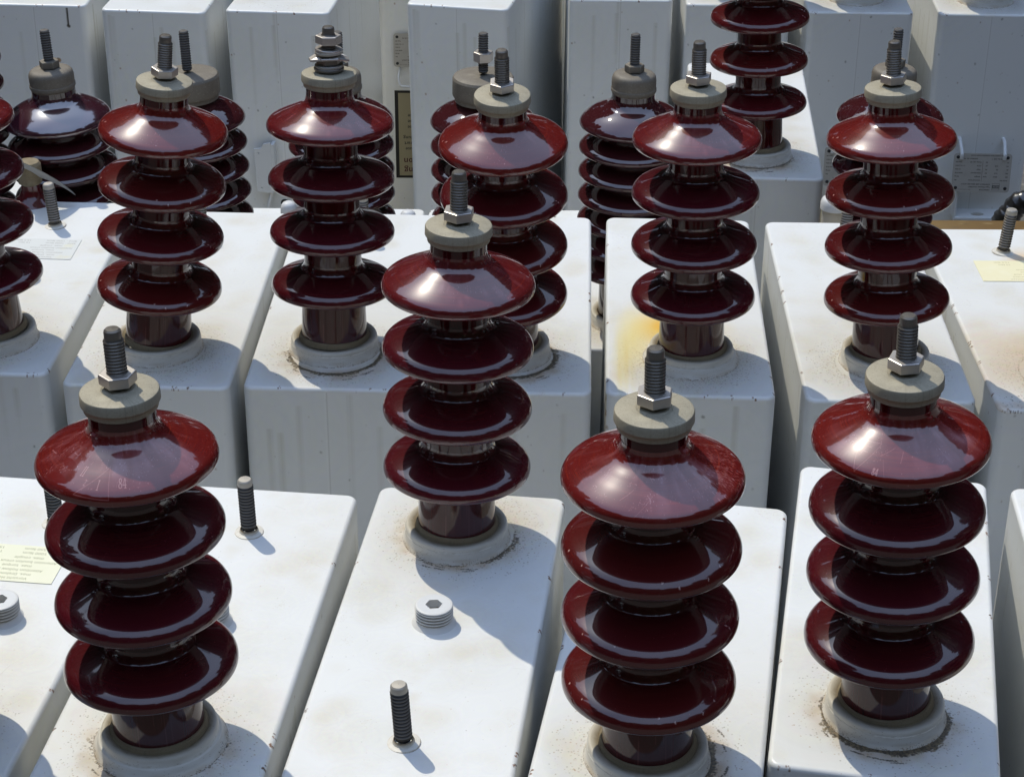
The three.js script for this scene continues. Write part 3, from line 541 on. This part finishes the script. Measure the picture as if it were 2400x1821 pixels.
// ------------------------------------------------------------ plates, labels and brackets on the fronts
function plateTex() {
  const c = cnv(1024, 704), x = c.getContext('2d'); x.fillStyle = 'rgb(176,172,164)'; x.fillRect(0, 0, 1024, 704);
  const R = rng(61); for (let i = 0; i < 40; i++) blot(x, R() * 1024, R() * 704, 140, 90, '160,156,148', 0.14, R, 4);
  x.fillStyle = x.strokeStyle = 'rgb(34,32,32)';
  x.lineWidth = 4; x.strokeRect(176, 40, 128, 118); x.fillRect(176, 72, 128, 52);
  x.fillStyle = 'rgb(190,186,178)'; x.font = 'bold 42px sans-serif'; x.fillText('WEIW', 178, 113); x.fillStyle = 'rgb(34,32,32)';
  x.font = 'bold 34px sans-serif'; x.fillText('CAPACITOR', 344, 54); x.font = '22px sans-serif'; x.fillText('Made in West Germany', 680, 50);
  x.font = 'bold 34px sans-serif'; x.fillText('Type Phisnse 12.6/200/1', 344, 104); x.fillText('CONTRACT ADB MEA-50C-ACO/1', 344, 154);
  x.font = 'bold 31px sans-serif';
  const rows = [['Serial No.', '', '', 'Internal fuses', 'No'], ['QN', '200,0', 'kvar', 'Weight', '54 kg'], ['UN', '12,6', 'kV', 'Impregnant', 'NON PCB'], ['fN', '50', 'Hz', '"PXE"', '12 Oils'], ['CN', '3,34', 'µF', 'C/CN', '+/- 13.3 MCl'], ['UT', '', 'kV', 'Temp. cat. SB', 'Year 84']];
  rows.forEach((r, i) => { const y = 224 + i * 66; x.textAlign = 'left'; x.fillText(r[0], 44, y); x.fillText(r[1], 230, y); x.fillText(r[2], 420, y); x.fillText(r[3], 530, y); x.textAlign = 'right'; x.fillText(r[4], 986, y); x.textAlign = 'left'; });
  x.fillRect(504, 190, 4, 380); x.fillText('MEA-No. SUB  1', 130, 616); x.fillText('Standard  IEC 70', 600, 616);
  x.font = 'bold 28px sans-serif'; x.fillText('FRG-CONNECTRON KONDENSATOREN GmbH', 130, 676);
  return tex(c);
}
const plateMat = new THREE.MeshStandardMaterial({ map: plateTex(), roughness: 0.45, metalness: 0.15 });
const plateGeo = (() => {
  const w = 0.084, h = 0.058, r = 0.005, s = new THREE.Shape();
  s.moveTo(-w / 2 + r, -h / 2); s.lineTo(w / 2 - r, -h / 2); s.absarc(w / 2 - r, -h / 2 + r, r, -Math.PI / 2, 0); s.lineTo(w / 2, h / 2 - r); s.absarc(w / 2 - r, h / 2 - r, r, 0, Math.PI / 2); s.lineTo(-w / 2 + r, h / 2); s.absarc(-w / 2 + r, h / 2 - r, r, Math.PI / 2, Math.PI); s.lineTo(-w / 2, -h / 2 + r); s.absarc(-w / 2 + r, -h / 2 + r, r, Math.PI, 1.5 * Math.PI);
  const g = new THREE.ExtrudeGeometry(s, { depth: 0.0012, bevelEnabled: false, curveSegments: 8 }); const u = g.attributes.uv, p = g.attributes.position;
  for (let i = 0; i < u.count; i++) u.setXY(i, p.getX(i) / w + 0.5, p.getY(i) / h + 0.5);
  return g;
})();
const screwGeo = lathe([[0.0002, 0.0008], [0.0018, 0.0006], [0.0025, 0]], 20).rotateX(Math.PI / 2);
const blackMat = new THREE.MeshStandardMaterial({ color: new THREE.Color(0.02, 0.02, 0.02), roughness: 0.6 });
function bar(pts, r, n = 20) { return new THREE.TubeGeometry(new THREE.CatmullRomCurve3(pts.map(p => new THREE.Vector3(...p)), false, 'catmullrom', 0.2), n, r, 8); }
function nameplate(g, lx, ly, tilt, arms = true) {
  const p = mesh('nameplate', plateGeo, plateMat, g); p.position.set(lx, ly, TL / 2 + 0.030); p.rotation.set(tilt, 0, Math.PI);
  for (const [sx, sy] of [[-1, -1], [1, -1], [-1, 1], [1, 1]]) { const s = mesh('screw', screwGeo, blackMat, p); s.position.set(sx * 0.036, sy * 0.023, 0.0013); }
  if (arms) for (const s of [-1, 1]) mesh('plate_arm', bar([[lx + s * 0.032, ly + 0.042, TL / 2 - 0.003], [lx + s * 0.032, ly + 0.040, TL / 2 + 0.012], [lx + s * 0.031, ly + 0.028, TL / 2 + 0.029], [lx + s * 0.031, ly + 0.020, TL / 2 + 0.0285]], 0.0028), whiteMat, g);
  return p;
}
nameplate(T[7], 0.006, -0.228, -0.12);
nameplate(T[6], 0.003, -0.222, -0.12);
{ // nameplate and framed warning label in the gap
  const p = mesh('nameplate', plateGeo, plateMat, Uc); p.position.set(-0.010, -0.212, TL / 2 + 0.006); p.rotation.z = Math.PI;
  for (const [sx, sy] of [[-1, -1], [1, -1], [-1, 1], [1, 1]]) { const s = mesh('screw', screwGeo, blackMat, p); s.position.set(sx * 0.036, sy * 0.023, 0.0013); }
  mesh('plate_arm', bar([[-0.042, -0.240, TL / 2 - 0.002], [-0.045, -0.262, TL / 2 + 0.012], [-0.040, -0.272, TL / 2 + 0.016], [-0.02, -0.273, TL / 2 + 0.016]], 0.0022), whiteMat, Uc);
  const c = cnv(512, 960), x = c.getContext('2d'); x.fillStyle = 'rgb(16,15,15)'; x.fillRect(0, 0, 512, 960); x.fillStyle = 'rgb(150,141,112)'; x.fillRect(36, 26, 440, 908); x.fillStyle = 'rgb(70,22,22)';
  x.textAlign = 'right'; x.font = 'bold 82px sans-serif'; x.fillText('Achtung', 428, 116); x.fillText('Attention', 432, 220);
  x.fillStyle = 'rgb(28,24,24)'; x.font = 'bold 44px sans-serif'; ['Vor Gebrauch Gehause', 'der Kondensatorart', 'zur Erdung'].forEach((t, i) => x.fillText(t.slice(-12), 410 + i * 10, 340 + i * 62)); ['before use', 'of the', 'case'].forEach((t, i) => x.fillText(t.slice(-10), 384 - i * 2, 580 + i * 62));
  const lg = new THREE.BoxGeometry(0.084, 0.158, 0.0006), lm = mesh('warning_label', lg, new THREE.MeshStandardMaterial({ map: tex(c), roughness: 0.55 }), Uc);
  lm.position.set(-0.0105, -0.364, TL / 2 + 0.0006); lm.rotation.z = Math.PI;
}
{ // L shaped foot bracket with a hole under the right nameplate
  const s = new THREE.Shape(); s.moveTo(-0.036, -0.016); s.lineTo(0.036, -0.016); s.lineTo(0.036, 0.016); s.lineTo(-0.036, 0.016); s.closePath(); const h = new THREE.Path(); h.absellipse(-0.002, -0.002, 0.0105, 0.0072, 0, Math.PI * 2, true); s.holes.push(h);
  const g = new THREE.ExtrudeGeometry(s, { depth: 0.003, bevelEnabled: true, bevelSize: 0.001, bevelThickness: 0.001, bevelSegments: 2 }).rotateX(-Math.PI / 2);
  const b = mesh('foot_bracket', g, whiteMat, T[7]); b.position.set(0.012, -0.302, TL / 2 + 0.016);
  mesh('bracket_web', new THREE.BoxGeometry(0.003, 0.05, 0.03), whiteMat, T[7]).position.set(-0.0255, -0.279, TL / 2 + 0.015);
}
{ // two holed bracket on the third back tank
  const s = new THREE.Shape(); s.moveTo(-0.011, -0.036); s.lineTo(0.012, -0.038); s.lineTo(0.012, 0.040); s.lineTo(0.002, 0.038); s.lineTo(-0.002, 0.031); s.lineTo(-0.012, 0.030); s.closePath();
  for (const [hx, hy] of [[-0.006, 0.024], [-0.004, -0.030]]) { const h = new THREE.Path(); h.absarc(hx, hy, 0.0017, 0, Math.PI * 2, true); s.holes.push(h); }
  const b = mesh('bracket', new THREE.ExtrudeGeometry(s, { depth: 0.002, bevelEnabled: true, bevelSize: 0.0006, bevelThickness: 0.0006, bevelSegments: 2 }), whiteMat, T[2]); b.position.set(-0.030, -0.232, TL / 2 + 0.014);
  mesh('bracket_rib', new THREE.BoxGeometry(0.005, 0.072, 0.016), whiteMat, T[2]).position.set(-0.0155, -0.231, TL / 2 + 0.0075);
  mesh('bracket_strip', bar([[-0.020, -0.268, TL / 2 + 0.012], [-0.026, -0.290, TL / 2 + 0.012], [-0.033, -0.330, TL / 2 + 0.010]], 0.003), whiteMat, T[2]);
  mesh('clamp_rod', bar([[-0.012, -0.300, TL / 2 + 0.012], [0.01, -0.3005, TL / 2 + 0.012], [0.05, -0.301, TL / 2 + 0.012]], 0.0042), plainStud, T[2]);
  mesh('clamp_ring', new THREE.TorusGeometry(0.005, 0.0016, 8, 20).translate(-0.002, -0.287, TL / 2 + 0.012), blackMat, T[2]);
}

// ------------------------------------------------------------ loose things between the rows
function thing(name, label, category, group) { const o = new THREE.Group(); o.name = numbered(name); o.userData = { label, category }; if (group) o.userData.group = group; scene.add(o); return o; }
{ // black wrapped cable end
  const t = thing('wrapped_cable', 'thick black shiny wrapped cable bending down beside the nameplate at the right edge', 'cable');
  const curve = new THREE.CatmullRomCurve3([V(0.636, -0.62, -2.40), V(0.636, -0.300, -2.40), V(0.638, -0.225, -2.40), V(0.658, -0.188, -2.40), V(0.714, -0.176, -2.40), V(0.89, -0.166, -2.41)], false, 'catmullrom', 0.3);
  const g = new THREE.TubeGeometry(curve, 260, 0.0150, 28), p = g.attributes.position, n = g.attributes.normal, R = rng(4);
  for (let i = 0; i < p.count; i++) { const a = i % 29, s = Math.floor(i / 29); const w = 0.0013 * Math.sin(s * 0.55 + (a / 28) * 6.283) + 0.0009 * Math.sin(s * 1.9 + Math.sin((a / 28) * 6.283 * 2) * 2); p.setXYZ(i, p.getX(i) + n.getX(i) * w, p.getY(i) + n.getY(i) * w, p.getZ(i) + n.getZ(i) * w); }
  g.computeVertexNormals();
  mesh('cable_jacket', g, new THREE.MeshPhysicalMaterial({ color: new THREE.Color(0.012, 0.011, 0.011), roughness: 0.28, clearcoat: 0.7, clearcoatRoughness: 0.15 }), t);
  mesh('cable_clamp', lathe([[0.0162, 0.006], [0.0185, 0.005], [0.0185, -0.005], [0.0162, -0.006]], 32), blackMat, t).position.set(0.6365, -0.262, -2.40);
}
{ // rusty beam on two short legs
  const t = thing('rusty_channel', 'rusty yellow-brown steel channel behind the middle row, under the right nameplate', 'steel channel'), m = new THREE.MeshStandardMaterial({ map: capTexture(29, '98,72,28', '58,34,18'), roughness: 0.8, bumpMap: capNoise, bumpScale: 0.0006 });
  t.position.set(0.545, GROUND, -2.165);
  const s = new THREE.Shape(); s.moveTo(-0.035, -0.05); s.lineTo(0.035, -0.05); s.lineTo(0.035, -0.044); s.lineTo(-0.029, -0.044); s.lineTo(-0.029, -0.006); s.lineTo(0.035, -0.006); s.lineTo(0.035, 0); s.lineTo(-0.035, 0); s.closePath();
  mesh('channel', new THREE.ExtrudeGeometry(s, { depth: 0.24, bevelEnabled: true, bevelSize: 0.001, bevelThickness: 0.001, bevelSegments: 2 }).rotateY(Math.PI / 2).translate(-0.12, 0.494, 0), m, t);
  for (const k of [-0.08, 0.08]) mesh('leg', new THREE.BoxGeometry(0.04, 0.443, 0.05).translate(k, 0.2215, 0), m, t);
}
const postTop = lathe([...spline([[0.0002, 0.0], [0.005, -0.0006], [0.0085, -0.004], [0.0098, -0.010]], 12), [0.0098, -0.0180], [0.0085, -0.0185]], 40, 0.5);
const postMat = new THREE.MeshStandardMaterial({ color: new THREE.Color(0.62, 0.62, 0.61), roughness: 0.5 }), postBody = new THREE.MeshStandardMaterial({ color: new THREE.Color(0.46, 0.42, 0.35), roughness: 0.6 });
for (const [x, z, y, s, label] of [
  [-0.2400, -1.962, -0.006, 0.9, 'white domed post behind the far right corner of the second capacitor'],
  [-0.1125, -1.960, -0.014, 0.9, 'white domed post behind the centre capacitors, left of the narrow gap'],
  [0.3470, -1.985, -0.004, 1.6, 'thick white topped post beside the half hidden nameplate'],
]) {
  const t = thing('domed_post', label, 'post', 'white domed posts behind the middle row'); t.position.set(x, yN, z);
  const c = mesh('post_cap', postTop, postMat, t); c.position.y = y - yN; c.scale.set(s, s > 1.3 ? 0.8 : s, s);
  mesh('post_shaft', new THREE.CylinderGeometry(0.0084 * s, 0.0084 * s, y - yN - 0.0145, 32).translate(0, (y - yN - 0.0145) / 2, 0), postBody, t);
}
{ // small insulator with a curled flap of grey sheet on it
  const t = thing('small_insulator', 'small red insulator with a curled pale grey flap, below the shiny dark bushing at left', 'insulator');
  t.position.set(-0.514, -0.219, -1.966);
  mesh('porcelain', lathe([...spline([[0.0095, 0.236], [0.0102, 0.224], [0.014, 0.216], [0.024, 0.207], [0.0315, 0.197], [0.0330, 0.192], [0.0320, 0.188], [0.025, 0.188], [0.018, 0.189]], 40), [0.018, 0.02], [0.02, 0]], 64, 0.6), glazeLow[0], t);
  mesh('insulator_cap', lathe([[0.0002, 0.256], [0.011, 0.255], [0.0128, 0.252], [0.0132, 0.240], [0.0125, 0.232], [0.0098, 0.230]], 48, 0.5), gasketMat, t);
  const s = 24, w = 6, P = [], I = [];
  for (let j = 0; j < 2; j++) for (let i = 0; i <= s; i++) for (let k = 0; k <= w; k++) {
    const u = i / s, v = k / w - 0.5, width = 0.030 * Math.pow(1 - u, 0.7) * (0.35 + 0.65 * Math.min(1, u * 5 + 0.3)) + 0.003;
    P.push(-0.008 + u * 0.056, 0.255 - u * u * 0.034 + v * width * 0.8 - 0.0012 * j, 0.012 + v * width * 0.9 + 0.006 * Math.sin(u * 4) - 0.0008 * j);
  }
  const q = (i, k, j) => j * (s + 1) * (w + 1) + i * (w + 1) + k;
  for (let i = 0; i < s; i++) for (let k = 0; k < w; k++) { I.push(q(i, k, 0), q(i + 1, k, 0), q(i, k + 1, 0), q(i + 1, k, 0), q(i + 1, k + 1, 0), q(i, k + 1, 0)); I.push(q(i, k, 1), q(i, k + 1, 1), q(i + 1, k, 1), q(i + 1, k, 1), q(i, k + 1, 1), q(i + 1, k + 1, 1)); }
  const g = new THREE.BufferGeometry(); g.setAttribute('position', new THREE.Float32BufferAttribute(P, 3)); g.setIndex(I); g.computeVertexNormals();
  mesh('flap', g, new THREE.MeshStandardMaterial({ color: new THREE.Color(0.42, 0.42, 0.40), roughness: 0.6, side: THREE.DoubleSide }), t);
}
renderer.render(scene, camera);
